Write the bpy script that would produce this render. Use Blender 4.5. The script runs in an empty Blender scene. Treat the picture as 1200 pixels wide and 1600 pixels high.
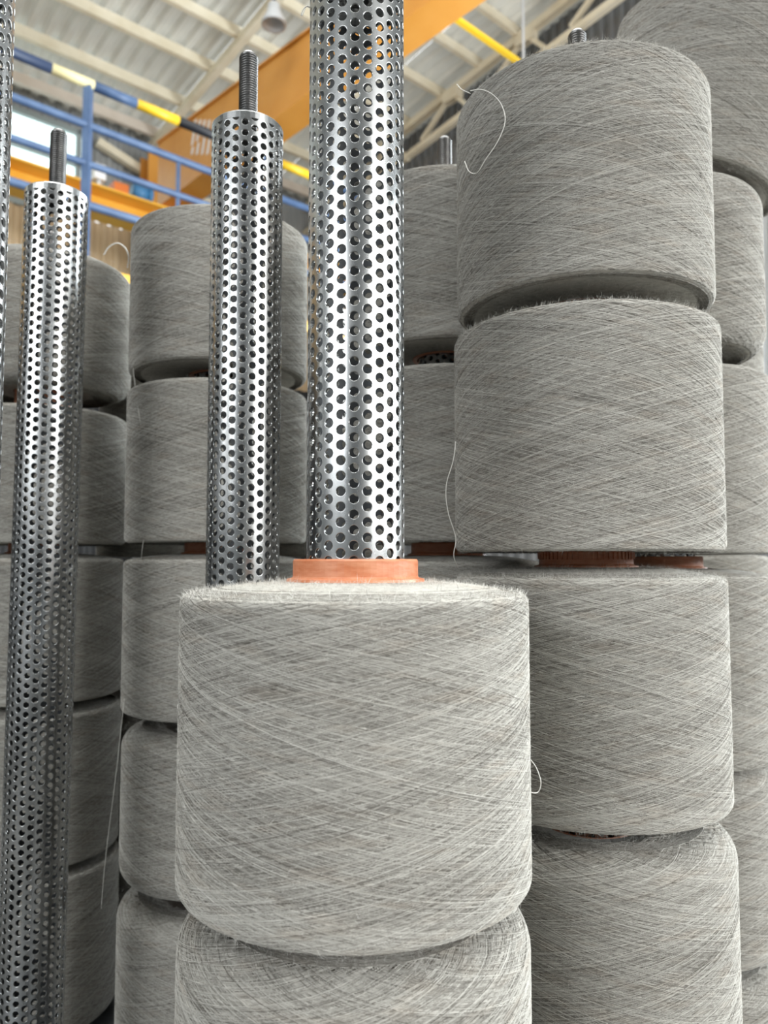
import bpy, bmesh, math, random
from mathutils import Vector, Matrix
C = bpy.context.scene.collection
sc = bpy.context.scene
R = math.radians
PI = math.pi

# ---------------------------------------------------------------- camera
EYE = 1.60
F = 1200.0
PITCH = math.atan(75 / F)
cam_d = bpy.data.cameras.new('camera')
cam = bpy.data.objects.new('camera', cam_d)
C.objects.link(cam)
cam.location = (0, 0, EYE)
cam.rotation_euler = (PI / 2 + PITCH, 0, 0)
cam_d.sensor_fit = 'VERTICAL'
cam_d.sensor_height = 36
cam_d.lens = 36 * F / 1600
cam_d.clip_start = .02
cam_d.clip_end = 100
cam_d.dof.use_dof = True
cam_d.dof.focus_distance = .45
cam_d.dof.aperture_fstop = 11
sc.camera = cam

# ---------------------------------------------------------------- light
w = bpy.data.worlds.new('sky')
sc.world = w
w.use_nodes = True
bg = w.node_tree.nodes['Background']
bg.inputs[0].default_value = (.93, .97, 1, 1)
bg.inputs[1].default_value = 2.2


def area(name, loc, target, sx, sy, power, col=(1, 1, 1)):
    d = bpy.data.lights.new(name, 'AREA')
    d.shape = 'RECTANGLE'
    d.size = sx
    d.size_y = sy
    d.energy = power
    d.color = col
    o = bpy.data.objects.new(name, d)
    C.objects.link(o)
    o.location = loc
    o.rotation_euler = (Vector(target) - Vector(loc)).to_track_quat('-Z', 'Y').to_euler()
    return o


# area lamps added as daylight: unseen openings behind the photographer, side window, overhead fill
_su, _cu = math.sin(R(48)), math.cos(R(48))


def HB(u, v, z):
    return (u * _su - v * _cu, u * _cu + v * _su, EYE + z)


area('opening_left', HB(-6.9, -.5, 2.5), HB(0, -.5, 2.5), 5.2, 2.2, 230, (.95, .98, 1))
area('opening_near', HB(2.6, -6.9, 2.3), HB(2.0, 0, 2.3), 6.4, 2.6, 470, (1, .99, .96))
area('overhead_fill', HB(.6, .2, 6.3), HB(.6, .2, 0), 6.0, 5.0, 560, (.98, 1, 1))  # unseen fill lamp added under the roof, no skylight built there
area('side_window', HB(7.15, -1.4, 2.0), HB(0, -1.4, 2.0), 11, 2.8, 1300, (.90, .96, 1))

vs = sc.view_settings
vs.view_transform = 'Standard'
vs.look = 'None'
vs.gamma = 1
vs.use_curve_mapping = False
vs.exposure = 0.12


# ---------------------------------------------------------------- materials
def mat(name, col=(.5, .5, .5), rough=.6, metal=0, spec=.5):
    m = bpy.data.materials.new(name)
    m.use_nodes = True
    b = m.node_tree.nodes['Principled BSDF']
    b.inputs['Base Color'].default_value = (*col, 1)
    b.inputs['Roughness'].default_value = rough
    b.inputs['Metallic'].default_value = metal
    b.inputs['Specular IOR Level'].default_value = spec
    return m


def N(m, t, **kw):
    n = m.node_tree.nodes.new(t)
    for k, v in kw.items():
        setattr(n, k, v)
    return n


def L(m, a, b):
    m.node_tree.links.new(a, b)


def noise_mat(name, c1, c2, scale=6, rough=.6, metal=0, stretch=(1, 1, 1), bump=0, detail=4, lo=.35, hi=.65, rough2=None, spec=.5):
    m = mat(name, c1, rough, metal, spec)
    b = m.node_tree.nodes['Principled BSDF']
    tc = N(m, 'ShaderNodeTexCoord')
    mp = N(m, 'ShaderNodeMapping')
    mp.inputs['Scale'].default_value = stretch
    L(m, tc.outputs['Object'], mp.inputs[0])
    n = N(m, 'ShaderNodeTexNoise')
    n.inputs['Scale'].default_value = scale
    n.inputs['Detail'].default_value = detail
    L(m, mp.outputs[0], n.inputs['Vector'])
    r = N(m, 'ShaderNodeValToRGB')
    r.color_ramp.elements[0].position = lo
    r.color_ramp.elements[0].color = (*c1, 1)
    r.color_ramp.elements[1].position = hi
    r.color_ramp.elements[1].color = (*c2, 1)
    L(m, n.outputs[0], r.inputs[0])
    L(m, r.outputs[0], b.inputs['Base Color'])
    if rough2 is not None:
        mr = N(m, 'ShaderNodeMapRange')
        mr.inputs[1].default_value = lo
        mr.inputs[2].default_value = hi
        mr.inputs[3].default_value = rough
        mr.inputs[4].default_value = rough2
        L(m, n.outputs[0], mr.inputs[0])
        L(m, mr.outputs[0], b.inputs['Roughness'])
    if bump:
        bp = N(m, 'ShaderNodeBump')
        bp.inputs['Strength'].default_value = bump
        bp.inputs['Distance'].default_value = .002
        L(m, n.outputs[0], bp.inputs['Height'])
        L(m, bp.outputs[0], b.inputs['Normal'])
    return m


def yarn_mat(name, dark, mid, light):
    """melange yarn: tone per strand plus painted crease shade (attribute), flecks of fibre along it"""
    m = mat(name, mid, 1.0, 0, .15)
    b = m.node_tree.nodes['Principled BSDF']
    at = N(m, 'ShaderNodeAttribute', attribute_name='tone')
    tc = N(m, 'ShaderNodeTexCoord')
    mp = N(m, 'ShaderNodeMapping')
    mp.inputs['Scale'].default_value = (1, 1, 5)
    L(m, tc.outputs['Object'], mp.inputs[0])
    n1 = N(m, 'ShaderNodeTexNoise')
    n1.inputs['Scale'].default_value = 260
    n1.inputs['Detail'].default_value = 3
    L(m, mp.outputs[0], n1.inputs['Vector'])
    n2 = N(m, 'ShaderNodeTexNoise')
    n2.inputs['Scale'].default_value = 9
    n2.inputs['Detail'].default_value = 3
    L(m, mp.outputs[0], n2.inputs['Vector'])
    ma = N(m, 'ShaderNodeMath', operation='MULTIPLY_ADD')
    L(m, n1.outputs[0], ma.inputs[0])
    ma.inputs[1].default_value = .6
    L(m, at.outputs['Fac'], ma.inputs[2])
    mb = N(m, 'ShaderNodeMath', operation='MULTIPLY_ADD')
    L(m, n2.outputs[0], mb.inputs[0])
    mb.inputs[1].default_value = .35
    L(m, ma.outputs[0], mb.inputs[2])
    r = N(m, 'ShaderNodeValToRGB')
    e = r.color_ramp.elements
    e[0].position = .55
    e[0].color = (*dark, 1)
    e[1].position = 1.55
    e[1].color = (*light, 1)
    mr = N(m, 'ShaderNodeMath', operation='MULTIPLY')
    mr.inputs[1].default_value = .5
    L(m, mb.outputs[0], mr.inputs[0])
    e[0].position = .24
    e[1].position = .78
    k = e.new(.48)
    k.color = (*mid, 1)
    L(m, mr.outputs[0], r.inputs[0])
    n3 = N(m, 'ShaderNodeTexNoise')
    n3.inputs['Scale'].default_value = 34
    n3.inputs['Detail'].default_value = 2
    L(m, mp.outputs[0], n3.inputs['Vector'])
    r3 = N(m, 'ShaderNodeMapRange')
    r3.inputs[1].default_value = .52
    r3.inputs[2].default_value = .72
    r3.inputs[4].default_value = .28
    L(m, n3.outputs[0], r3.inputs[0])
    mc = N(m, 'ShaderNodeMix', data_type='RGBA', blend_type='MULTIPLY')
    L(m, r3.outputs[0], mc.inputs[0])
    L(m, r.outputs[0], mc.inputs[6])
    mc.inputs[7].default_value = (.86, .74, .64, 1)
    L(m, mc.outputs[2], b.inputs['Base Color'])
    return m


M = {}
M['yarn'] = yarn_mat('grey melange yarn', (.12, .11, .095), (.44, .425, .385), (.70, .685, .635))
M['fuzz'] = mat('yarn fibre', (.66, .645, .60), 1, 0, .1)
M['fuzz_dark'] = mat('dark yarn fibre', (.09, .085, .08), 1, 0, .1)
M['steel'] = noise_mat('stainless steel', (.42, .43, .43), (.52, .525, .52), 55, .20, 1, (1, 1, .25), 0, 5, .35, .7, .34)
M['steel_in'] = mat('shade darkened inner steel', (.10, .105, .11), .5, .9)  # inner wall darkened: shade inside the holes put into the colour
M['rod'] = noise_mat('dark oiled steel', (.10, .10, .10), (.19, .185, .18), 60, .36, 1, (1, 1, 1), 0, 3)
M['orange_core'] = noise_mat('terracotta plastic', (.50, .165, .07), (.62, .28, .155), 90, .42, 0, (1, 1, 4), .12, 5, .35, .75)
M['core_in'] = mat('brown plastic', (.24, .09, .05), .5)
M['carrier'] = noise_mat('carrier steel', (.10, .105, .11), (.16, .165, .17), 20, .5, .6)
M['roof'] = noise_mat('roof sheet', (.50, .49, .45), (.70, .69, .64), 1.1, .6, 0, (1, 1, 1), 0, 4, .35, .65)
M['wall_grey'] = noise_mat('wall sheet grey', (.25, .26, .26), (.34, .34, .33), 1.5, .6)
M['wall_dark'] = noise_mat('wall sheet dark', (.16, .165, .17), (.23, .235, .24), 1.2, .6)
M['wall_low'] = noise_mat('shade darkened low sheet', (.018, .019, .02), (.03, .03, .032), 1.2, .7)  # lower far wall: darkness of the gaps between stacks put into its colour
M['wall_mid'] = noise_mat('pale grey painted sheet', (.42, .44, .45), (.5, .52, .53), 1.2, .6)
M['wall_tan'] = noise_mat('wall sheet tan', (.52, .38, .22), (.62, .46, .29), 1.5, .6)
M['cream'] = noise_mat('cream painted steel', (.70, .62, .46), (.80, .73, .58), 4, .5)
M['pinkish'] = noise_mat('primer painted steel', (.58, .50, .42), (.66, .58, .50), 4, .5)
M['girder'] = noise_mat('orange paint', (.64, .27, .04), (.72, .33, .065), 2.2, .42)
M['yellow'] = mat('yellow paint', (.88, .56, .03), .4)
M['runway'] = noise_mat('amber paint', (.80, .42, .04), (.86, .50, .07), 3, .42)
M['blue'] = noise_mat('blue paint', (.055, .10, .20), (.09, .15, .27), 6, .45)
M['navy'] = mat('navy paint', (.035, .055, .11), .45)
M['black'] = mat('black paint', (.02, .022, .028), .45)
M['pale_yellow'] = mat('faded yellow paint', (.80, .70, .38), .5)
M['white'] = mat('white paint', (.8, .8, .8), .4)
M['motor'] = mat('motor blue paint', (.05, .19, .38), .4)
M['red'] = mat('orange red paint', (.62, .16, .03), .45)
M['grey_paint'] = mat('light grey paint', (.55, .56, .57), .5)
M['frame'] = mat('window frame paint', (.28, .32, .32), .5)
M['floor'] = noise_mat('concrete', (.09, .088, .085), (.13, .128, .12), 3, .7, 0, (1, 1, 1), .2)


def translucent(m, fac):
    nt = m.node_tree
    b = nt.nodes['Principled BSDF']
    o = nt.nodes['Material Output']
    t = nt.nodes.new('ShaderNodeBsdfTranslucent')
    t.inputs[0].default_value = (.86, .88, .80, 1)
    mx = nt.nodes.new('ShaderNodeMixShader')
    mx.inputs[0].default_value = fac
    nt.links.new(b.outputs[0], mx.inputs[1])
    nt.links.new(t.outputs[0], mx.inputs[2])
    nt.links.new(mx.outputs[0], o.inputs[0])


translucent(M['roof'], .065)


# glass that lets the overcast sky through
def glass():
    m = bpy.data.materials.new('window glass')
    m.use_nodes = True
    nt = m.node_tree
    nt.nodes.clear()
    o = nt.nodes.new('ShaderNodeOutputMaterial')
    mx = nt.nodes.new('ShaderNodeMixShader')
    t = nt.nodes.new('ShaderNodeBsdfTransparent')
    t.inputs[0].default_value = (.93, 1, .98, 1)
    g = nt.nodes.new('ShaderNodeBsdfGlossy')
    g.inputs['Roughness'].default_value = .1
    mx.inputs[0].default_value = .06
    nt.links.new(t.outputs[0], mx.inputs[1])
    nt.links.new(g.outputs[0], mx.inputs[2])
    nt.links.new(mx.outputs[0], o.inputs[0])
    return m


M['glass'] = glass()


# ---------------------------------------------------------------- helpers
def mesh_from(name, verts, faces, m, smooth=False, tone=None):
    me = bpy.data.meshes.new(name)
    me.from_pydata(verts, [], faces)
    if tone is not None:
        a = me.attributes.new('tone', 'FLOAT', 'POINT')
        a.data.foreach_set('value', tone)
    me.materials.append(m)
    if smooth:
        me.polygons.foreach_set('use_smooth', [True] * len(me.polygons))
    me.update()
    return me


def link(name, me, parent=None, loc=None, kind=None, label=None):
    o = bpy.data.objects.new(name, me)
    C.objects.link(o)
    if parent is not None:
        o.parent = parent
    if loc is not None:
        o.location = loc
    if kind:
        o['kind'] = kind
    if label:
        o['label'] = label
    return o


def thing(name, label, cat, loc=(0, 0, 0), group=None):
    o = bpy.data.objects.new(name, None)
    C.objects.link(o)
    o.empty_display_size = .05
    o.location = loc
    o['label'] = label
    o['category'] = cat
    if group:
        o['group'] = group
    return o


def lathe(prof, seg, closed=False):
    """prof: list of (r, z); returns verts, faces"""
    v, f = [], []
    n = len(prof)
    for (r, z) in prof:
        for k in range(seg):
            a = 2 * PI * k / seg
            v.append((r * math.cos(a), r * math.sin(a), z))
    m = n if closed else n - 1
    for i in range(m):
        j = (i + 1) % n
        for k in range(seg):
            l = (k + 1) % seg
            f.append((i * seg + k, i * seg + l, j * seg + l, j * seg + k))
    return v, f


class MB:
    def __init__(s):
        s.v, s.f = [], []

    def add(s, v, f):
        b = len(s.v)
        s.v += [tuple(q) for q in v]
        s.f += [tuple(b + i for i in q) for q in f]

    def hexa(s, pts):
        s.add(pts, [(0, 3, 2, 1), (4, 5, 6, 7), (0, 1, 5, 4), (1, 2, 6, 5), (2, 3, 7, 6), (3, 0, 4, 7)])

    def box(s, a, b):
        (x0, y0, z0), (x1, y1, z1) = a, b
        s.hexa([(x0, y0, z0), (x1, y0, z0), (x1, y1, z0), (x0, y1, z0), (x0, y0, z1), (x1, y0, z1), (x1, y1, z1), (x0, y1, z1)])

    def bar(s, p, q, w, h, up=(0, 0, 1)):
        p, q = Vector(p), Vector(q)
        d = (q - p).normalized()
        a = d.cross(Vector(up))
        if a.length < 1e-4:
            a = d.cross(Vector((1, 0, 0)))
        a.normalize()
        b = a.cross(d).normalized()
        a *= w / 2
        b *= h / 2
        s.hexa([p - a - b, p + a - b, p + a + b, p - a + b, q - a - b, q + a - b, q + a + b, q - a + b])

    def tube(s, pts, r, seg=6, cap=True):
        pts = [Vector(p) for p in pts]
        n = len(pts)
        rings = []
        prev = None
        for i in range(n):
            d = (pts[min(i + 1, n - 1)] - pts[max(i - 1, 0)]).normalized()
            if prev is None:
                a = d.cross(Vector((0, 0, 1)))
                if a.length < 1e-3:
                    a = d.cross(Vector((1, 0, 0)))
            else:
                a = prev - d * prev.dot(d)
            a.normalize()
            prev = a
            b = d.cross(a)
            rings.append([pts[i] + (a * math.cos(2 * PI * k / seg) + b * math.sin(2 * PI * k / seg)) * r for k in range(seg)])
        v = [p for rg in rings for p in rg]
        f = []
        for i in range(n - 1):
            for k in range(seg):
                l = (k + 1) % seg
                f.append((i * seg + k, i * seg + l, (i + 1) * seg + l, (i + 1) * seg + k))
        if cap:
            f.append(tuple(range(seg - 1, -1, -1)))
            f.append(tuple((n - 1) * seg + k for k in range(seg)))
        s.add(v, f)

    def mesh(s, name, m, smooth=False):
        return mesh_from(name, s.v, s.f, m, smooth)

    def put(s, name, m, parent=None, smooth=False, loc=None, label=None):
        return link(name, s.mesh(name, m, smooth), parent, loc, None, label)


def smooth_curve(pts, n=8):
    """Catmull-Rom through pts"""
    P_ = [Vector(p) for p in pts]
    P_ = [P_[0] * 2 - P_[1]] + P_ + [P_[-1] * 2 - P_[-2]]
    out = []
    for i in range(1, len(P_) - 2):
        a, b, c, d = P_[i - 1:i + 3]
        for k in range(n):
            t = k / n
            out.append(.5 * ((2 * b) + (c - a) * t + (2 * a - 5 * b + 4 * c - d) * t * t + (3 * b - a - 3 * c + d) * t ** 3))
    out.append(P_[-2])
    return out


def at(x, y, d):
    """world point on the line of sight of photo pixel (x, y), d metres ahead (+Y)"""
    X = (x - 600) / F
    Z = (800 - y) / F
    c, s = math.cos(PITCH), math.sin(PITCH)
    fw = c - Z * s
    return Vector((X / fw * d, d, EYE + (s + Z * c) / fw * d))


# building frame: u along the purlins, v along the rafters, z above the eye
AZ = R(48)
su, cu = math.sin(AZ), math.cos(AZ)


def B(u, v, z):
    return (u * su - v * cu, u * cu + v * su, EYE + z)


def roof_z(v):
    return 6.8 - .135 * v


# ---------------------------------------------------------------- the hall: floor, walls, roof
mb = MB()
mb.hexa([B(-7, -7, -EYE - .1), B(7.3, -7, -EYE - .1), B(7.3, 9.6, -EYE - .1), B(-7, 9.6, -EYE - .1),
         B(-7, -7, -EYE), B(7.3, -7, -EYE), B(7.3, 9.6, -EYE), B(-7, 9.6, -EYE)])
mb.put('floor', M['floor'])['kind'] = 'structure'


def corrugated(n, period, length, depth, along_z):
    """one sheet: n ribs across its width, ribs running along its length; local x = width, y = length"""
    prof = []
    for i in range(n):
        x = i * period
        prof += [(x, 0), (x + period * .32, 0), (x + period * .5, depth), (x + period * .82, depth)]
    prof.append((n * period, 0))
    v, f = [], []
    for (x, d) in prof:
        v += [(x, 0, d), (x, length, d), (x, 0, d + .004), (x, length, d + .004)]
    for i in range(len(prof) - 1):
        a, b = i * 4, i * 4 + 4
        f += [(a, a + 1, b + 1, b), (a + 2, b + 2, b + 3, a + 3)]
    return v, f


ceiling = link('ceiling', None)
ceiling['kind'] = 'structure'
# roof sheets: one mesh, laid side by side along u
PER = .19
NR = 5
v, f = corrugated(NR, PER, 1, .045, False)
f = f[0::2]
rs = []
for (x, y, z) in v:
    vv = -7 + y * 16.6
    rs.append(Vector(B(x, vv, roof_z(vv) + .12 + z)) - Vector(B(0, -7, 0)))
me_sheet = mesh_from('roof_sheet', rs, f, M['roof'])
k = 0
u = -7.0
while u < 7.2:
    link('roof_sheet', me_sheet, ceiling, B(u, -7, (0.0, .012)[k % 2]))
    u += NR * PER * .995
    k += 1
# purlins (Z sections) under the sheets
for v0 in (3.4, 4.05, 4.7, 5.33, 5.92, 6.55, 7.2, 7.82, 8.53, 9.25):
    mb = MB()
    z = roof_z(v0)
    mb.hexa([B(-6, v0 - .012, z - .02), B(7, v0 - .012, z - .02), B(7, v0 + .012, z - .02), B(-6, v0 + .012, z - .02),
             B(-6, v0 - .012, z + .12), B(7, v0 - .012, z + .12), B(7, v0 + .012, z + .12), B(-6, v0 + .012, z + .12)])
    mb.hexa([B(-6, v0 - .05, z - .03), B(7, v0 - .05, z - .03), B(7, v0 + .012, z - .03), B(-6, v0 + .012, z - .03),
             B(-6, v0 - .05, z - .015), B(7, v0 - .05, z - .015), B(7, v0 + .012, z - .015), B(-6, v0 + .012, z - .015)])
    mb.put('purlin', M['cream'] if v0 < 9 else M['pinkish'], ceiling)

# far wall (v = 10): corrugated, with a window band
wall_far = link('wall_far', None)
wall_far['kind'] = 'structure'


def wall_sheets(parent, m, u0, u1, z0, z1, vpos, axis='u'):
    v, f = corrugated(4, .16, 1, .03, True)
    step = 4 * .16
    n = max(1, round((u1 - u0) / step))
    sc_ = (u1 - u0) / (n * step)
    o = Vector(B(0, 0, 0))
    vs_ = []
    for (x, y, z) in v:
        if axis == 'u':
            p = B(x * sc_, -z, y * (z1 - z0))
        else:
            p = B(-z, x * sc_, y * (z1 - z0))
        vs_.append(Vector(p) - o)
    me = mesh_from('wall_sheet', vs_, f, m)
    for i in range(n):
        a = u0 + i * step * sc_
        link('wall_sheet', me, parent, B(a, vpos, z0) if axis == 'u' else B(vpos, a, z0))


WV = 9.55
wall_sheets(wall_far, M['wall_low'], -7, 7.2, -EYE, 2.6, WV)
wall_sheets(wall_far, M['wall_tan'], -7, 7.2, 2.6, 4.3, WV)
wall_sheets(wall_far, M['wall_grey'], 3.55, 7.2, 4.3, 5.72, WV)
wall_sheets(wall_far, M['wall_grey'], -7, 3.55, 5.40, 5.72, WV)
win = link('window_1', None)
win['kind'] = 'structure'


def bbox(mb, u0, u1, v0, v1, z0, z1):
    mb.hexa([B(u0, v0, z0), B(u1, v0, z0), B(u1, v1, z0), B(u0, v1, z0), B(u0, v0, z1), B(u1, v0, z1), B(u1, v1, z1), B(u0, v1, z1)])


mb = MB()
for (z0, z1) in ((4.22, 4.36), (5.34, 5.40), (4.93, 4.945)):
    bbox(mb, -7, 3.55, WV - .05, WV + .02, z0, z1)
for uu in (-6, -4.4, -2.8, -1.2, .4, 1.9, 3.38, 3.50):
    bbox(mb, uu, uu + .05, WV - .05, WV + .02, 4.3, 5.40)
mb.put('window_frame', M['frame'], win)
mb = MB()
bbox(mb, -7, 3.55, WV - .015, WV - .01, 4.32, 5.38)
mb.put('pane', M['glass'], win)
# diagonal wall braces
mb = MB()
for (a, b) in (((3.6, 5.28), (5.2, 4.82)), ((3.6, 4.42), (5.2, 5.0))):
    mb.bar(B(a[0], 9.42, a[1]), B(b[0], 9.42, b[1]), .1, .1)
mb.put('wall_brace', M['cream'], wall_far)

# gable wall on the right (u = 7)
wall_right = link('wall_right', None)
wall_right['kind'] = 'structure'
RU = 7.25
wall_sheets(wall_right, M['wall_dark'], 4.2, 9.55, -EYE, 5.5, RU, 'v')
wall_sheets(wall_right, M['wall_dark'], -7, 4.2, 3.4, 5.5, RU, 'v')
wall_sheets(wall_right, M['wall_mid'], 1.9, 4.2, .55, 3.4, RU, 'v')
for v0 in range(-7, 9):
    wall_sheets(wall_right, M['wall_dark'], v0, min(v0 + 1, 9.55), 5.35, roof_z(v0 + .5) + .22, RU, 'v')
wall_sheets(wall_right, M['wall_dark'], -7, 4.2, -EYE, .55, RU, 'v')
win = link('window_2', None)
win['kind'] = 'structure'
mb = MB()
for vv in (-7, -5.5, -4, -2.5, -1.0, .5, 1.85):
    bbox(mb, RU - .05, RU + .02, vv, vv + .1, .55, 3.4)
for zz in (.55, 1.5, 2.4, 3.32):
    bbox(mb, RU - .05, RU + .02, -7, 1.9, zz, zz + .08)
mb.put('window_frame', M['frame'], win)
mb = MB()
bbox(mb, RU - .015, RU - .01, -7, 1.9, .57, 3.38)
mb.put('pane', M['glass'], win)
# the two sides behind the photographer: block walls with wide openings
wall_left = link('wall_left', None)
wall_left['kind'] = 'structure'
wall_sheets(wall_left, M['wall_dark'], -7, 9.55, 3.6, 5.5, -7, 'v')
for v0 in range(-7, 9):
    wall_sheets(wall_left, M['wall_dark'], v0, min(v0 + 1, 9.55), 5.35, roof_z(v0 + .5) + .22, -7, 'v')
wall_sheets(wall_left, M['wall_dark'], -3.2, 2.2, -EYE, 1.3, -7, 'v')
wall_sheets(wall_left, M['wall_dark'], 2.2, 9.55, -EYE, 3.6, -7, 'v')
wall_sheets(wall_left, M['wall_dark'], -7, -3.2, -EYE, 3.6, -7, 'v')
wall_near = link('wall_near', None)
wall_near['kind'] = 'structure'
wall_sheets(wall_near, M['wall_dark'], -7, 7.2, 3.6, 7.9, -7)
wall_sheets(wall_near, M['wall_dark'], -.6, 5.8, -EYE, .9, -7)
wall_sheets(wall_near, M['wall_dark'], -7, -.6, -EYE, 3.6, -7)
wall_sheets(wall_near, M['wall_dark'], 5.8, 7.2, -EYE, 3.6, -7)


# roof trusses
def truss(u, label, web, depth=.46):
    t = thing('roof_truss', label, 'truss', B(u, 6, roof_z(6)), 'cream lattice roof trusses')
    o = Vector(t.location)

    def put(name, a, b, w, h):
        mb = MB()
        mb.bar(Vector(B(*a)) - o, Vector(B(*b)) - o, w, h)
        mb.put(name, M['cream'], t)
    put('top_chord', (u, 2.6, roof_z(2.6) - .06), (u, 9.5, roof_z(9.5) - .06), .09, .09)
    if web:
        put('bottom_chord', (u, 2.6, roof_z(2.6) - depth), (u, 9.5, roof_z(9.5) - depth), .075, .075)
        v0 = 2.9
        k = 0
        while v0 < 9.2:
            put('web_member', (u, v0, roof_z(v0) - .08), (u, v0 + .55, roof_z(v0) - depth), .05, .05)
            put('web_member', (u, v0, roof_z(v0) - .08), (u, v0 - .35, roof_z(v0) - depth), .05, .05)
            # gusset plate at the node
            mb = MB()
            p = Vector(B(u, v0, roof_z(v0) - .1)) - o
            dv = (Vector(B(0, 1, 0)) - Vector(B(0, 0, 0)))
            mb.bar(p - dv * .13, p + dv * .13, .1, .16)
            mb.put('gusset_plate', M['cream'], t)
            v0 += 1.15
            k += 1


truss(4.31, 'cream roof truss behind the orange girder, at the left', False)
truss(6.88, 'cream lattice roof truss with diagonal webs, right of the tallest bare tube', True)

# overhead crane girder, box section, with striped plates near its end
g = thing('crane_girder', 'orange painted box girder of the overhead crane crossing under the roof', 'girder', B(3.78, 5, 4.0))
o = Vector(g.location)


def gp(u, v, z):
    return Vector(B(u, v, z)) - o


def ubox(mb, f_, u0, u1, v0, v1, z0, z1):
    mb.hexa([f_(u0, v0, z0), f_(u1, v0, z0), f_(u1, v1, z0), f_(u0, v1, z0), f_(u0, v0, z1), f_(u1, v0, z1), f_(u1, v1, z1), f_(u0, v1, z1)])


def gz(v):
    return 4.62 + (v - 6.2) * .07


mb = MB()
mb.hexa([gp(3.775, 1.2, 4.0), gp(4.015, 1.2, 4.0), gp(4.015, 8.05, 4.0), gp(3.775, 8.05, 4.0), gp(3.775, 1.2, gz(1.2)), gp(4.015, 1.2, gz(1.2)), gp(4.015, 8.05, gz(8.05)), gp(3.775, 8.05, gz(8.05))])
mb.put('web_box', M['girder'], g)
for k in (0, 1):
    mb = MB()
    za, zb_ = (3.98, 3.98) if k == 0 else (gz(1.2), gz(8.05))
    mb.hexa([gp(3.75, 1.2, za), gp(4.04, 1.2, za), gp(4.04, 8.05, zb_), gp(3.75, 8.05, zb_), gp(3.75, 1.2, za + .02), gp(4.04, 1.2, za + .02), gp(4.04, 8.05, zb_ + .02), gp(3.75, 8.05, zb_ + .02)])
    mb.put('flange', M['girder'], g)
mb = MB()
ubox(mb, gp, 3.62, 4.17, 7.9, 8.1, 3.905, 3.98)
mb.put('end_carriage', M['girder'], g)
# striped marking: slanted pale bars making two arrow shapes
for (zc, sg) in ((4.53, 1), (4.22, -1)):
    for i in range(5):
        hgt = .07 + .045 * (i if sg > 0 else 4 - i)
        v0 = 6.78 + i * .11
        a, b = (zc - .13, zc - .13 + hgt) if sg > 0 else (zc + .15 - hgt, zc + .15)
        ln = .30 * hgt * (-1)
        mb = MB()
        mb.hexa([gp(3.770, v0, a), gp(3.776, v0, a), gp(3.776, v0 + .042, a), gp(3.770, v0 + .042, a),
                 gp(3.770, v0 + ln, b), gp(3.776, v0 + ln, b), gp(3.776, v0 + ln + .042, b), gp(3.770, v0 + ln + .042, b)])
        mb.put('emblem_stripe', M['white'], g)

# crane runway along u below the girder end
t = thing('crane_runway', 'amber painted runway beam of the crane, low behind the blue railing', 'beam', B(0, 8.0, 3.7))
o = Vector(t.location)
for (n, v0, v1, z0, z1) in (('web', 7.99, 8.01, 3.70, 3.88), ('top_flange', 7.75, 8.25, 3.88, 3.90), ('bottom_flange', 7.85, 8.15, 3.68, 3.70)):
    mb = MB()
    ubox(mb, gp, -6, 6.9, v0, v1, z0, z1)
    mb.put(n, M['runway'], t)
# building columns by the far wall
for i, uu in enumerate((4.28, 4.62)):
    p = Vector(B(uu, 9.25, -EYE))
    t = thing('column', ('orange topped steel wall column under the end of the girder', 'pinkish steel wall column right of the orange topped one')[i], 'column', p)
    for nm, m, za, zb_ in (('shaft', M['wall_grey'], -EYE, 4.25), ('upper_shaft', M['girder'] if i == 0 else M['pinkish'], 4.25, 5.25)):
        mb = MB()
        for (a0, a1, b0, b1) in ((-.13, .13, -.13, -.105), (-.13, .13, .105, .13), (-.012, .012, -.105, .105)):
            mb.hexa([Vector(B(uu + a, 9.25 + b, z)) - p for z in (za, zb_) for (a, b) in ((a0, b0), (a1, b0), (a1, b1), (a0, b1))])
        mb.put(nm, m, t)

# walkway guard rail in front (v = 6.3)
RV = 6.0
t = thing('guard_rail', 'blue tubular guard rail with yellow and black wrapped top rail', 'railing', B(0, RV, 2.8))
o = Vector(t.location)
segs = [(-4.0, 1.0, 'blue'), (1.0, 1.92, 'navy'), (1.92, 2.25, 'pale_yellow'), (2.25, 2.61, 'blue'), (2.61, 2.99, 'yellow'), (2.99, 3.6, 'black'),
        (3.6, 4.05, 'blue'), (4.05, 4.42, 'yellow'), (4.42, 6.9, 'blue')]
for (a, b, m) in segs:
    mb = MB()
    mb.tube([gp(a, RV, 3.815), gp(b, RV, 3.815)], .042, 10)
    mb.put('top_rail', M[m], t, True, label={'blue': 'blue wrapped length of top rail', 'navy': 'dark blue length of top rail', 'yellow': 'yellow length of top rail',
                                             'black': 'black length of top rail', 'pale_yellow': 'faded yellow length of top rail'}[m])
for z, r in ((3.47, .032), (3.155, .028), (2.82, .034)):
    mb = MB()
    mb.tube([gp(-4, RV, z), gp(6.9, RV, z)], r, 10)
    mb.put('rail', M['blue'], t, True)
for uu, r in ((-3.6, .03), (-.8, .03), (2.21, .03), (3.0, .014), (4.95, .03)):
    mb = MB()
    mb.bar(gp(uu, RV, 2.3), gp(uu, RV, 3.79 if r > .02 else 3.47), r * 2, r * 2, (1, 0, 0))
    mb.put('post', M['blue'], t)
# walkway deck under the rail
mb = MB()
ubox(mb, B, -4, 6.9, 5.9, 6.1, 2.2, 2.3)
d = mb.put('walkway_beam', M['runway'])
d['label'] = 'amber walkway edge beam carrying the blue guard rail'
d['category'] = 'beam'

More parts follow.
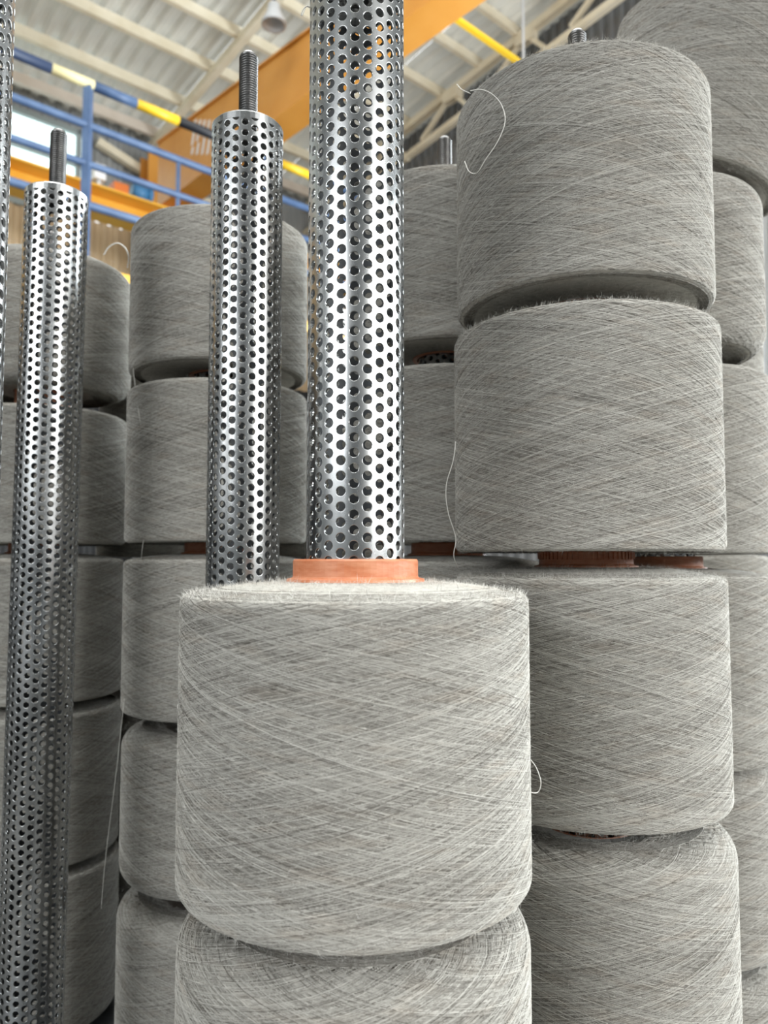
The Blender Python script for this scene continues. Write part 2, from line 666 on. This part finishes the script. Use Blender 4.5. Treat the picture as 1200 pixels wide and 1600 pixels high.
# hoist motor, box and floodlight hung near the runway
t = thing('travel_motor', 'small blue crane travel motor on top of the amber runway beam', 'motor', B(3.5, 7.86, 3.9))
o = Vector(t.location)
mb = MB()
mb.tube([gp(3.40, 7.86, 4.0), gp(3.56, 7.86, 4.0)], .085, 16)
mb.put('housing', M['motor'], t, True)
mb = MB()
mb.tube([gp(3.56, 7.86, 4.0), gp(3.60, 7.86, 4.0)], .1, 16)
mb.put('end_bell', M['motor'], t, True)
mb = MB()
ubox(mb, gp, 3.44, 3.52, 7.82, 7.9, 3.905, 3.93)
mb.put('foot', M['grey_paint'], t)
o = Vector(B(3.26, 7.86, 3.9))
mb = MB()
ubox(mb, gp, 3.17, 3.33, 7.8, 7.95, 3.902, 4.02)
t2 = mb.put('bearing_box', M['red'], None, loc=o)
t2['label'] = 'orange-red box beside the blue motor on the runway beam'
t2['category'] = 'box'
t = thing('flood_light', 'small white floodlight standing on the runway beam near the blue post', 'light', B(3.0, 7.86, 3.9))
o = Vector(t.location)
mb = MB()
ubox(mb, gp, 2.97, 3.09, 7.82, 7.92, 4.0, 4.16)
mb.put('housing', M['white'], t)
mb = MB()
ubox(mb, gp, 3.01, 3.05, 7.85, 7.89, 3.902, 4.0)
mb.put('bracket', M['grey_paint'], t)
t = thing('dome_lamp', 'round hanging lamp under the roof beside the orange girder top', 'lamp', at(428, 34, 6.2))
mb = MB()
v, f = lathe([(.02, .16), (.05, .15), (.06, .08), (.10, 0), (.105, -.03), (.09, -.03), (.05, .06), (.0, .07)], 24)
mb.add(v, f)
mb.put('shade', M['grey_paint'], t, True)
mb = MB()
mb.tube([(0, 0, .15), (0, 0, roof_z(6.2) + EYE - t.location.z - .02)], .015, 8)
mb.put('stem', M['black'], t)

# yellow conductor rail near the right truss
t = thing('conductor_rail', 'thin bright yellow rail under the roof, left of the tallest package', 'rail', B(5.22, 4.8, 5.2))
o = Vector(t.location)
mb = MB()
mb.bar(gp(5.22, 4.8, 5.2), gp(6.8, 4.8, 5.2), .055, .04)
mb.put('rail_body', M['yellow'], t)
mb = MB()
mb.bar(gp(6.3, 4.8, 5.22), gp(6.3, 4.8, roof_z(4.8) + .1), .025, .025, (1, 0, 0))
mb.put('hanger', M['grey_paint'], t)


# ---------------------------------------------------------------- perforated spindles
TR, TW, PITCH_H = .0271, .0013, .0081
NC = 24
Z0, Z1 = -.523, .330       # below / above the eye
NROW = int((Z1 - Z0) / PITCH_H)


def perforated_mesh():
    w2 = PI / NC                 # half cell angle
    hr = .00238 / TR             # hole radius as an angle
    ph = PITCH_H / 2
    # 16 directions matched to the points of the cell outline
    outl = []
    for (a, b) in ((1, 0), (1, .5), (1, 1), (.5, 1), (0, 1), (-.5, 1), (-1, 1), (-1, .5), (-1, 0), (-1, -.5), (-1, -1), (-.5, -1), (0, -1), (.5, -1), (1, -1), (1, -.5)):
        outl.append((a * w2, b * ph))
    dirs = [(math.cos(i * PI / 8), math.sin(i * PI / 8)) for i in range(16)]
    V, Fc = [], []
    idx = {}

    def pt(key, a, z, r):
        if key in idx:
            return idx[key]
        idx[key] = len(V)
        V.append((r * math.cos(a), r * math.sin(a), z))
        return idx[key]
    zb = Z0
    for c in range(NC):
        ac = 2 * w2 * c
        off = ph if c % 2 else 0
        for r_ in range(NROW):
            zc = zb + ph + off + r_ * PITCH_H
            o_, o2, h1, h2, h3, h2w, h3i = [], [], [], [], [], [], []
            for i in range(16):
                a, z = ac + outl[i][0], zc + outl[i][1]
                ka = round(a / (w2 / 2)) % (NC * 4)
                kz = round((z - zb) / (PITCH_H / 4))
                o_.append(pt(('o', ka, kz), a, z, TR))
                o2.append(pt(('i', ka, kz), a, z, TR - TW))
                dx, dz = dirs[i]
                rr = .00258
                h1.append(pt(('a', c, r_, i), ac + dx * (rr + .0003) / TR, zc + dz * (rr + .0003), TR))
                h2.append(pt(('b', c, r_, i), ac + dx * rr / TR, zc + dz * rr, TR - .00026))
                h2w.append(pt(('w', c, r_, i), ac + dx * rr / TR, zc + dz * rr, TR - .00026))
                h3.append(pt(('c', c, r_, i), ac + dx * rr / TR, zc + dz * rr, TR - TW))
                h3i.append(pt(('d', c, r_, i), ac + dx * rr / TR, zc + dz * rr, TR - TW))
            for i in range(16):
                j = (i + 1) % 16
                Fc.append((o_[i], o_[j], h1[j], h1[i]))
                Fc.append((h1[i], h1[j], h2[j], h2[i]))
                Fc.append((h2w[i], h2w[j], h3[j], h3[i]))
                Fc.append((h3i[i], h3i[j], o2[j], o2[i]))
    me = mesh_from('perforated_tube', V, Fc, M['steel'], True)
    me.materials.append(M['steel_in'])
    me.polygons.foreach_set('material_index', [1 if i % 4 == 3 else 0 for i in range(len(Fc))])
    nrm = [None] * len(V)
    for key, ix in idx.items():
        x, y, z = V[ix]
        a = math.atan2(y, x)
        er = Vector((math.cos(a), math.sin(a), 0))
        et = Vector((-math.sin(a), math.cos(a), 0))
        t = key[0]
        if t in 'oa':
            n = er
        elif t in 'id':
            n = -er
        else:
            dx, dz = dirs[key[3]]
            inw = -(et * dx + Vector((0, 0, dz)))
            n = (er * .8 + inw * .75).normalized() if t == 'b' else inw
        nrm[ix] = n
    me.normals_split_custom_set_from_vertices(nrm)
    return me


me_tube = perforated_mesh()
# tapered end ring, fills the staggered top edge
ZT = Z0 + NROW * PITCH_H
v, f = lathe([(TR + .0001, ZT - .0005), (TR + .0001, ZT + .0042), (TR - .0012, ZT + .0056), (TR - .0022, ZT + .006), (.0105, ZT + .006), (.0105, ZT + .003), (TR - .0022, ZT + .003), (TR - .0022, ZT - .0005)], 48, True)
me_cap = mesh_from('end_cap', v, f, M['steel'], False)


def rod_mesh():
    r0, r1, p = .0062, .0073, .0019
    seg = 24
    n = int((.398 - ZT) / (p / 4))
    V, Fc = [], []
    for i in range(n + 1):
        for k in range(seg):
            z = ZT - .004 + i * p / 4
            ph = (z / p - k / seg) % 1.0
            tri = 1 - abs(2 * ph - 1)
            top = (ZT - .004 + n * p / 4) - z
            lim = r0 - .0012 + min(1, top / .0035) * .0024
            r = min(r0 + (r1 - r0) * min(1, max(0, tri * 1.6 - .3)), lim)
            a = 2 * PI * k / seg
            V.append((r * math.cos(a), r * math.sin(a), z))
    for i in range(n):
        for k in range(seg):
            l = (k + 1) % seg
            Fc.append((i * seg + k, i * seg + l, (i + 1) * seg + l, (i + 1) * seg + k))
    Fc.append(tuple(n * seg + k for k in range(seg)))
    return mesh_from('threaded_rod', V, Fc, M['rod'], True)


me_rod = rod_mesh()

SPIN = {
    'front': (-.0157, .426, 'tallest bare perforated steel tube rising from the front package in the middle', 0),
    'second': (-.1055, .5754, 'perforated steel tube with long threaded rod on top, left of the middle tube', .11),
    'left': (-.299, .683, 'bare perforated steel tube leaning in from the bottom left, against the left packages', .2),
    'edge': (-.2365, .4110, 'perforated steel tube cut off by the left edge of the photo', .05),
    'right': (.152, .58, 'spindle whose thread tip pokes out of the tall right stack', .3),
    'mid': (.061, .75, 'spindle with thread tip above the stack just right of the middle tube', .4),
    'leftmid': (-.181, .834, 'spindle inside the stack behind the rod topped tube', .5),
    'farleft': (-.402, .9, 'spindle inside the stack behind the leftmost bare tube', .6),
    'farright': (.278, .76, 'spindle inside the stack behind the tall right stack', .7),
    'rear': (-.30, 1.07, 'spindle inside the rear stack added to block the gap between the two left stacks', .9),
    'rearmid': (-.07, 1.02, 'spindle inside the added rear stack hidden behind the middle bare tube', .95),
    'back': (.385, .98, 'spindle inside the rearmost stack at the right edge', .8),
}
for k, (x, y, lab, rz) in SPIN.items():
    t = thing('spindle', lab, 'spindle', (x, y, EYE))
    t.rotation_euler.z = rz
    if k == 'left':
        t.rotation_euler = (0, R(.32), 0)
        t.location.x -= .002
    link('perforated_tube', me_tube, t)
    link('end_cap', me_cap, t)
    link('threaded_rod', me_rod, t, (0, 0, {'right': .021, 'mid': .031, 'farright': -.03}.get(k, 0)), label='dark threaded rod')

# carrier plate everything stands on
t = thing('dye_carrier', 'round steel carrier plate under all the stacks', 'carrier', (-.0, .85, 0))
ZP = EYE + Z0
v, f = lathe([(0.0, ZP), (.74, ZP), (.75, ZP - .01), (.75, ZP - .05), (.70, ZP - .055), (0, ZP - .055)], 72)
link('base_plate', mesh_from('base_plate', v, f, M['carrier'], False), t)
v, f = lathe([(.28, ZP - .055), (.25, ZP - .2), (.25, .06), (.4, .03), (.4, 0), (.0, 0)], 48)
link('pedestal', mesh_from('pedestal', v, f, M['carrier'], False), t)

# ---------------------------------------------------------------- yarn packages
PR, PH = .095, .155


def profile(bev, dome):
    """outer profile of the wound yarn, (r, z), from inner bottom round to inner top"""
    p = [(.0335, .003), (.060, .003), (.078, .001)]
    for i in range(7):
        a = -PI / 2 + PI / 2 * i / 6
        p.append((PR - bev + bev * math.cos(a), bev + bev * math.sin(a)))
    for i in range(1, 6):
        p.append((PR, bev + (PH - 2 * bev) * i / 6))
    for i in range(7):
        a = PI / 2 * i / 6
        p.append((PR - bev + bev * math.cos(a), PH - bev + bev * math.sin(a)))
    p += [(.078, PH + dome * .45), (.060, PH + dome * .8), (.0335, PH + dome)]
    p += [(.0335, .003)]
    return p


def radius_at(z, bev):
    if z < bev:
        d = bev - z
        return PR - bev + math.sqrt(max(0, bev * bev - d * d))
    if z > PH - bev:
        d = z - (PH - bev)
        return PR - bev + math.sqrt(max(0, bev * bev - d * d))
    return PR


def body_mesh(bev, dome):
    v, f = lathe(profile(bev, dome), 96, True)
    rnd = random.Random(4)
    tone = [(.14 if abs(math.hypot(q[0], q[1]) - PR) < .0005 else .42) + .1 * rnd.random() for q in v]  # side set darker: shade beneath the strands put into the tone
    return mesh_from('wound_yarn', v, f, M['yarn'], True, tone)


def winding_mesh(seed, bev, dome, n, seg, rad):
    """n single yarn passes: crossing helices that turn round at both shoulders"""
    rnd = random.Random(seed)
    V, Fc, T = [], [], []
    for s in range(n):
        d = 1 if s % 2 else -1
        th0 = rnd.random() * 2 * PI
        turns = rnd.uniform(.75, 1.25)
        if rnd.random() < .12:
            turns *= 1.7
        off = rnd.uniform(-.00012, .00042)
        tone = rnd.choice((.2, .32, .38, .42, .46, .5, .55, .72)) + rnd.uniform(-.07, .07)
        w_ph = rnd.random() * 6.28
        pts = []
        for i in range(seg + 1):
            t = i / seg
            # path: vertical position, levelling out at the ends
            e = .5 - .5 * math.cos(PI * t)
            zz = .82 * t + .18 * e
            z = .0012 + (PH - .0024) * zz
            th = th0 + d * turns * 2 * PI * t + .02 * math.sin(w_ph + 9 * t)
            r = radius_at(z, bev) + off
            pts.append((th, z, r))
        # extension onto the end faces
        th, z, r = pts[-1]
        reach = rnd.uniform(.004, .026)
        ext = [(th + d * .13 * j, PH + .0004 + dome * .45 * min(1, (reach * (j / 10) ** 1.4) / .016), PR - bev - reach * (j / 10) ** 1.4 + .0004) for j in range(1, 11)]
        pts += ext
        th, z, r = pts[0]
        ext = [(th - d * .13 * j, -.0002 + .12 * reach * (j / 10) ** 1.4, PR - bev - reach * (j / 10) ** 1.4 + .0004) for j in range(10, 0, -1)]
        pts = ext + pts
        b0 = len(V)
        m = len(pts)
        for i, (th, z, r) in enumerate(pts):
            ct, st = math.cos(th), math.sin(th)
            a = (r, z)
            tn = tone + .05 * math.sin(i * .9 + s)
            # triangular section: ridge outwards, feet either side along z
            V.append(((r + rad) * ct, (r + rad) * st, z))
            V.append(((r - rad * .5) * ct, (r - rad * .5) * st, z + rad))
            V.append(((r - rad * .5) * ct, (r - rad * .5) * st, z - rad))
            T += [tn + .08, tn - .22, tn - .22]  # feet darkened: shade between neighbouring strands put into the tone
        for i in range(m - 1):
            p, q = b0 + i * 3, b0 + i * 3 + 3
            if d > 0:
                Fc += [(p, q, q + 1, p + 1), (p, p + 2, q + 2, q)]
            else:
                Fc += [(p, p + 1, q + 1, q), (p, q, q + 2, p + 2)]
    return mesh_from('yarn_passes', V, Fc, M['yarn'], True, T)


def fuzz_mesh(seed, bev, dome, ntop, nside, lmax, w):
    rnd = random.Random(seed)
    V, Fc, mi = [], [], []
    for s in range(ntop + nside):
        th = rnd.random() * 2 * PI
        er = Vector((math.cos(th), math.sin(th), 0))
        et = Vector((-math.sin(th), math.cos(th), 0))
        ez = Vector((0, 0, 1))
        if s < ntop:
            top = rnd.random() < .8
            r = math.sqrt(rnd.uniform(.040 ** 2, PR ** 2))
            k = max(0, (PR - bev - r) / (PR - .0335))
            z = PH + dome * min(1, k * 1.1)
            if r > PR - bev:
                q = (r - PR + bev) / bev
                z = PH - bev + bev * math.sqrt(max(0, 1 - q * q))
            nrm = ez
            if not top:
                z = .002 if r < PR - bev else PH - z
                nrm = -ez
            base = er * r + ez * z
            ln = rnd.uniform(.3, 1) ** 1.5 * lmax * (.9 if top else .7)
            dirv = nrm * rnd.uniform(.12, .75) + et * rnd.uniform(-1, 1) + er * rnd.uniform(-.6, .6)
        else:
            z = rnd.uniform(.002, PH - .002)
            r = radius_at(z, bev) + .0002
            base = er * r + ez * z
            nrm = er
            ln = rnd.uniform(.2, 1) ** 2 * lmax * .5
            dirv = er * rnd.uniform(.15, .8) + et * rnd.uniform(-1, 1) + ez * rnd.uniform(-.6, .6)
        dirv.normalize()
        bend = Vector((rnd.uniform(-1, 1), rnd.uniform(-1, 1), rnd.uniform(-1, 1))) * .45
        p0 = base
        p1 = base + dirv * ln * .5
        p2 = p1 + (dirv + bend).normalized() * ln * .5
        sd = dirv.cross(nrm)
        if sd.length < 1e-3:
            sd = et
        sd = sd.normalized() * w * rnd.uniform(.6, 1.1)
        up = nrm * w * .6
        b = len(V)
        V += [p0 - sd, p0 + sd, p0 + up, p1 - sd * .8, p1 + sd * .8, p1 + up, p2]
        Fc += [(b, b + 3, b + 5, b + 2), (b + 1, b + 2, b + 5, b + 4), (b, b + 1, b + 4, b + 3), (b + 3, b + 6, b + 5), (b + 4, b + 5, b + 6), (b + 3, b + 4, b + 6)]
        mm = 1 if rnd.random() < .05 else 0
        mi += [mm] * 6
    me = mesh_from('loose_fibres', V, Fc, M['fuzz'], False)
    me.materials.append(M['fuzz_dark'])
    me.polygons.foreach_set('material_index', mi)
    return me


def core_mesh(zt):
    """plastic dye tube: sleeve with stepped collar at the top and ribbed lip"""
    v, f = lathe([(.0285, .008), (.0325, .008), (.0325, PH + .004), (.0360, PH + .004), (.0378, PH + .0050), (.0382, PH + .0064), (.0378, PH + .0078), (.0350, PH + .0084),
                  (.0345, PH + .0092), (.0345, PH + zt - .001), (.0338, PH + zt), (.0300, PH + zt), (.0285, PH + zt - .001)], 64, True)
    return mesh_from('plastic_core', v, f, M['orange_core'], False)


def rib_mesh(r, z0, z1, n=56):
    mb = MB()
    for k in range(n):
        a = 2 * PI * k / n
        p = Vector((r * math.cos(a), r * math.sin(a), z0))
        mb.bar(p, p + Vector((0, 0, z1 - z0)), .0018, .0016, (math.cos(a), math.sin(a), 0))
    return mb.mesh('collar_ribs', M['orange_core'])


VAR = {}
for nm, bev, dome in (('sharp', .0045, .0068), ('round', .020, -.007)):
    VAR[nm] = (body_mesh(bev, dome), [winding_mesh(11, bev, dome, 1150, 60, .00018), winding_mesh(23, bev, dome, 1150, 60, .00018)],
               fuzz_mesh(5, bev, dome, 15000 if nm == 'sharp' else 5000, 5000 if nm == 'sharp' else 3500, .0078 if nm == 'sharp' else .006, .000075))
fz_far = fuzz_mesh(6, .0045, .005, 2500, 900, .006, .00006)
me_core = core_mesh(.0185)
me_core_low = core_mesh(.0115)
me_ribs = rib_mesh(.0374, PH + .0022, PH + .0052)
me_ribs2 = rib_mesh(.0347, PH + .0125, PH + .0178)


def package(stack, top, bot, rad, var, label, group, rz, seed=0, ribs=False):
    x, y = SPIN[stack][:2]
    p = thing('yarn_package', label, 'yarn package', (x, y, EYE + bot), group)
    p.rotation_euler.z = rz
    s = rad / PR
    h = (top - bot) / PH
    body, wnd, fz = VAR[var]
    for nm, me in (('wound_yarn', body), ('yarn_passes', wnd[seed % 2]), ('loose_fibres', fz if stack in ('front', 'right') else fz_far)):
        o = link(nm, me, p)
        o.scale = (s, s, h)
        if nm != 'wound_yarn':
            o['kind'] = 'stuff'
    tall = -.03 < top < .02
    c = link('plastic_core', me_core if tall else me_core_low, p, (0, 0, top - bot - PH - (0 if tall else .006 if var == 'sharp' else .0195)), label='terracotta orange collar')
    link('collar_ribs', me_ribs, c)
    if ribs and tall:
        link('collar_ribs', me_ribs2, c)
    return p


GR = 'grey yarn packages stacked on spindles'
rr = random.Random(9)
pk = {}


def stack(st, rows, **kw):
    for i, (top, bot, rad, var, label) in enumerate(rows):
        pk[st, i] = package(st, top, bot, rad, var, label, GR, rr.random() * 6.28, i + len(st), **kw)


stack('front', [
    (-.018, -.167, .0935, 'sharp', 'big grey yarn package in front with the bare tube and orange collar on top'),
    (-.181, -.338, .0925, 'round', 'grey yarn package at the bottom edge, directly below the front package'),
    (-.354, -.510, .095, 'round', 'grey yarn package below the frame, lowest of the front stack')])
stack('right', [
    (.344, .187, .0945, 'sharp', 'topmost grey yarn package of the tall right stack, thread loop on its left side'),
    (.168, .006, .0972, 'sharp', 'second package from the top of the tall right stack, above the orange collar'),
    (-.012, -.170, .0972, 'sharp', 'third package from the top of the right stack, behind the front package'),
    (-.186, -.342, .0985, 'round', 'fourth package of the right stack, round shouldered, at the bottom right'),
    (-.358, -.512, .097, 'round', 'lowest package of the right stack, below the frame')], ribs=True)
stack('mid', [
    (.350, .195, .0935, 'sharp', 'top package seen between the middle tube and the tall right stack'),
    (.171, .016, .0935, 'sharp', 'package under the top one between the middle tube and the right stack'),
    (-.002, -.155, .092, 'sharp', 'package hidden behind the front package top, third of the middle rear stack'),
    (-.173, -.327, .092, 'round', 'hidden fourth package of the middle rear stack'),
    (-.345, -.50, .092, 'round', 'hidden lowest package of the middle rear stack')])
stack('leftmid', [
    (.353, .198, .095, 'sharp', 'top package directly behind the tube with the long threaded rod'),
    (.178, .018, .0955, 'sharp', 'second package behind the rod topped tube, with a thread hanging down'),
    (.000, -.155, .0955, 'sharp', 'third package of the stack left of the front package'),
    (-.172, -.326, .094, 'round', 'fourth package of the stack left of the front package'),
    (-.343, -.50, .095, 'round', 'lowest visible package just left of the front package')])
stack('farleft', [
    (.345, .194, .096, 'round', 'top package behind the leftmost bare tube'),
    (.167, .018, .093, 'sharp', 'second package from the top behind the leftmost bare tube'),
    (.001, -.153, .0925, 'sharp', 'third package from the top behind the leftmost bare tube'),
    (-.166, -.325, .0925, 'sharp', 'fourth package from the top behind the leftmost bare tube'),
    (-.336, -.50, .094, 'sharp', 'lowest package behind the leftmost bare tube')])
stack('farright', [
    (.355, .196, .095, 'round', 'package under the tilted one, behind the tall right stack'),
    (.173, .006, .0965, 'sharp', 'second package down in the stack behind the tall right stack'),
    (-.015, -.181, .0965, 'sharp', 'package at the right edge level with the third of the right stack'),
    (-.188, -.353, .0965, 'round', 'package at the right edge beside the round shouldered one'),
    (-.366, -.51, .096, 'round', 'lowest package at the bottom right corner')])
stack('back', [
    (.352, .196, .095, 'sharp', 'top package of the rearmost stack at the right edge, mostly hidden'),
    (.180, .022, .095, 'sharp', 'second package of the rearmost right stack, a sliver in view'),
    (.004, -.153, .095, 'sharp', 'third package of the rearmost right stack, its pale top in the gap'),
    (-.170, -.327, .095, 'sharp', 'fourth package of the rearmost right stack, hidden'),
    (-.345, -.50, .095, 'sharp', 'lowest package of the rearmost right stack, hidden')])
# tilted package thrown on top of the far right stack
stack('rear', [  # unseen stack added to block bright background in the left gap
    (.325, .173, .094, 'sharp', 'top package of the rear stack added to block the gap between the two left stacks'),
    (.160, .004, .094, 'sharp', 'second package of the added rear stack between the two left stacks'),
    (-.012, -.166, .094, 'sharp', 'third package of the added rear stack darkening the slit on the left'),
    (-.182, -.336, .094, 'sharp', 'fourth package of the added rear stack darkening the slit on the left'),
    (-.352, -.50, .094, 'sharp', 'lowest package of the added rear stack darkening the slit on the left')])
stack('rearmid', [  # second unseen stack, added to close the gap behind the middle tube
    (.160, .004, .094, 'sharp', 'upper package of the added low rear stack behind the middle bare tube'),
    (-.012, -.166, .094, 'sharp', 'middle package of the added low rear stack, in the gap behind the front package'),
    (-.182, -.336, .094, 'sharp', 'hidden package of the added low rear stack'),
    (-.352, -.50, .094, 'sharp', 'hidden lowest package of the added low rear stack')])
SPIN['tilt'] = (.352, .770)
t = package('tilt', .50, .347, .1, 'sharp', 'tilted grey yarn package in the top right corner of the photo', GR, .3, 1)
t.location = (.302, .775, EYE + .381)
t.rotation_euler = (R(12), R(12), .3)


# loose ends and threads of yarn
def loose(parent, pts, r, label, name='loose_end'):
    mb = MB()
    mb.tube(smooth_curve(pts, 8), r, 5)
    bpy.context.view_layer.update()
    inv = parent.matrix_world.inverted()
    mb.v = [tuple(inv @ Vector(p)) for p in mb.v]
    return mb.put(name, M['fuzz'], parent, True, label=label)


loose(pk['front', 0], [at(800, 1203, .398), at(812, 1220, .40), at(826, 1236, .405), at(840, 1238, .408), at(845, 1222, .408), at(838, 1200, .41), at(829, 1187, .412)],
      .00028, 'small loop of loose yarn')
loose(pk['front', 0], [at(752, 1207, .358), at(765, 1226, .36), at(777, 1232, .363), at(779, 1218, .365)], .00025, 'short loose yarn end')
loose(pk['front', 0], [at(278, 1100, .412), at(279, 1108, .398), at(292, 1115, .382), at(330, 1120, .363), at(362, 1127, .352)], .0003, 'loose yarn pass')
loose(pk['right', 0], [at(735, 142, .512), at(752, 140, .497), at(770, 148, .487), at(784, 165, .482), at(789, 190, .480), at(778, 220, .483), at(758, 250, .489), at(745, 270, .495),
                       at(733, 268, .502), at(726, 252, .512)], .00032, 'large loop of loose yarn')
loose(pk['right', 0], [at(714, 132, .54), at(722, 140, .53), at(735, 146, .52)], .0003, 'short yarn end')
loose(pk['right', 1], [at(712, 690, .545), at(708, 720, .54), at(697, 760, .54), at(700, 800, .54), at(712, 840, .54), at(709, 868, .54), at(716, 888, .55)], .00028, 'stray thread hanging down')
loose(pk['leftmid', 1], [at(206, 560, .79), at(216, 640, .765), at(226, 700, .76), at(231, 760, .755), at(229, 810, .757), at(222, 860, .76), at(220, 885, .78)], .0003, 'thread hanging down the side')
loose(pk['leftmid', 2], [at(205, 1040, .80), at(196, 1080, .785), at(190, 1130, .77), at(180, 1220, .765), at(165, 1340, .765), at(158, 1420, .77)], .0003, 'fine thread hanging free')

loose(pk['farleft', 0], [at(162, 398, .86), at(170, 386, .855), at(184, 380, .85), at(196, 388, .85), at(201, 402, .855), at(199, 418, .87)], .0007, 'thick whitish loop of loose yarn')
sp = [o for o in C.objects if o.type == 'EMPTY' and o.get('label', '').startswith('tallest bare')][0]
loose(sp, [at(486, 12, .424), at(479, 10, .42), at(476, 15, .418), at(472, 24, .416), at(471, 22, .415), at(474, 14, .415), at(480, 9, .416)], .0003, 'wisp of yarn snagged on the tube', 'snagged_thread')
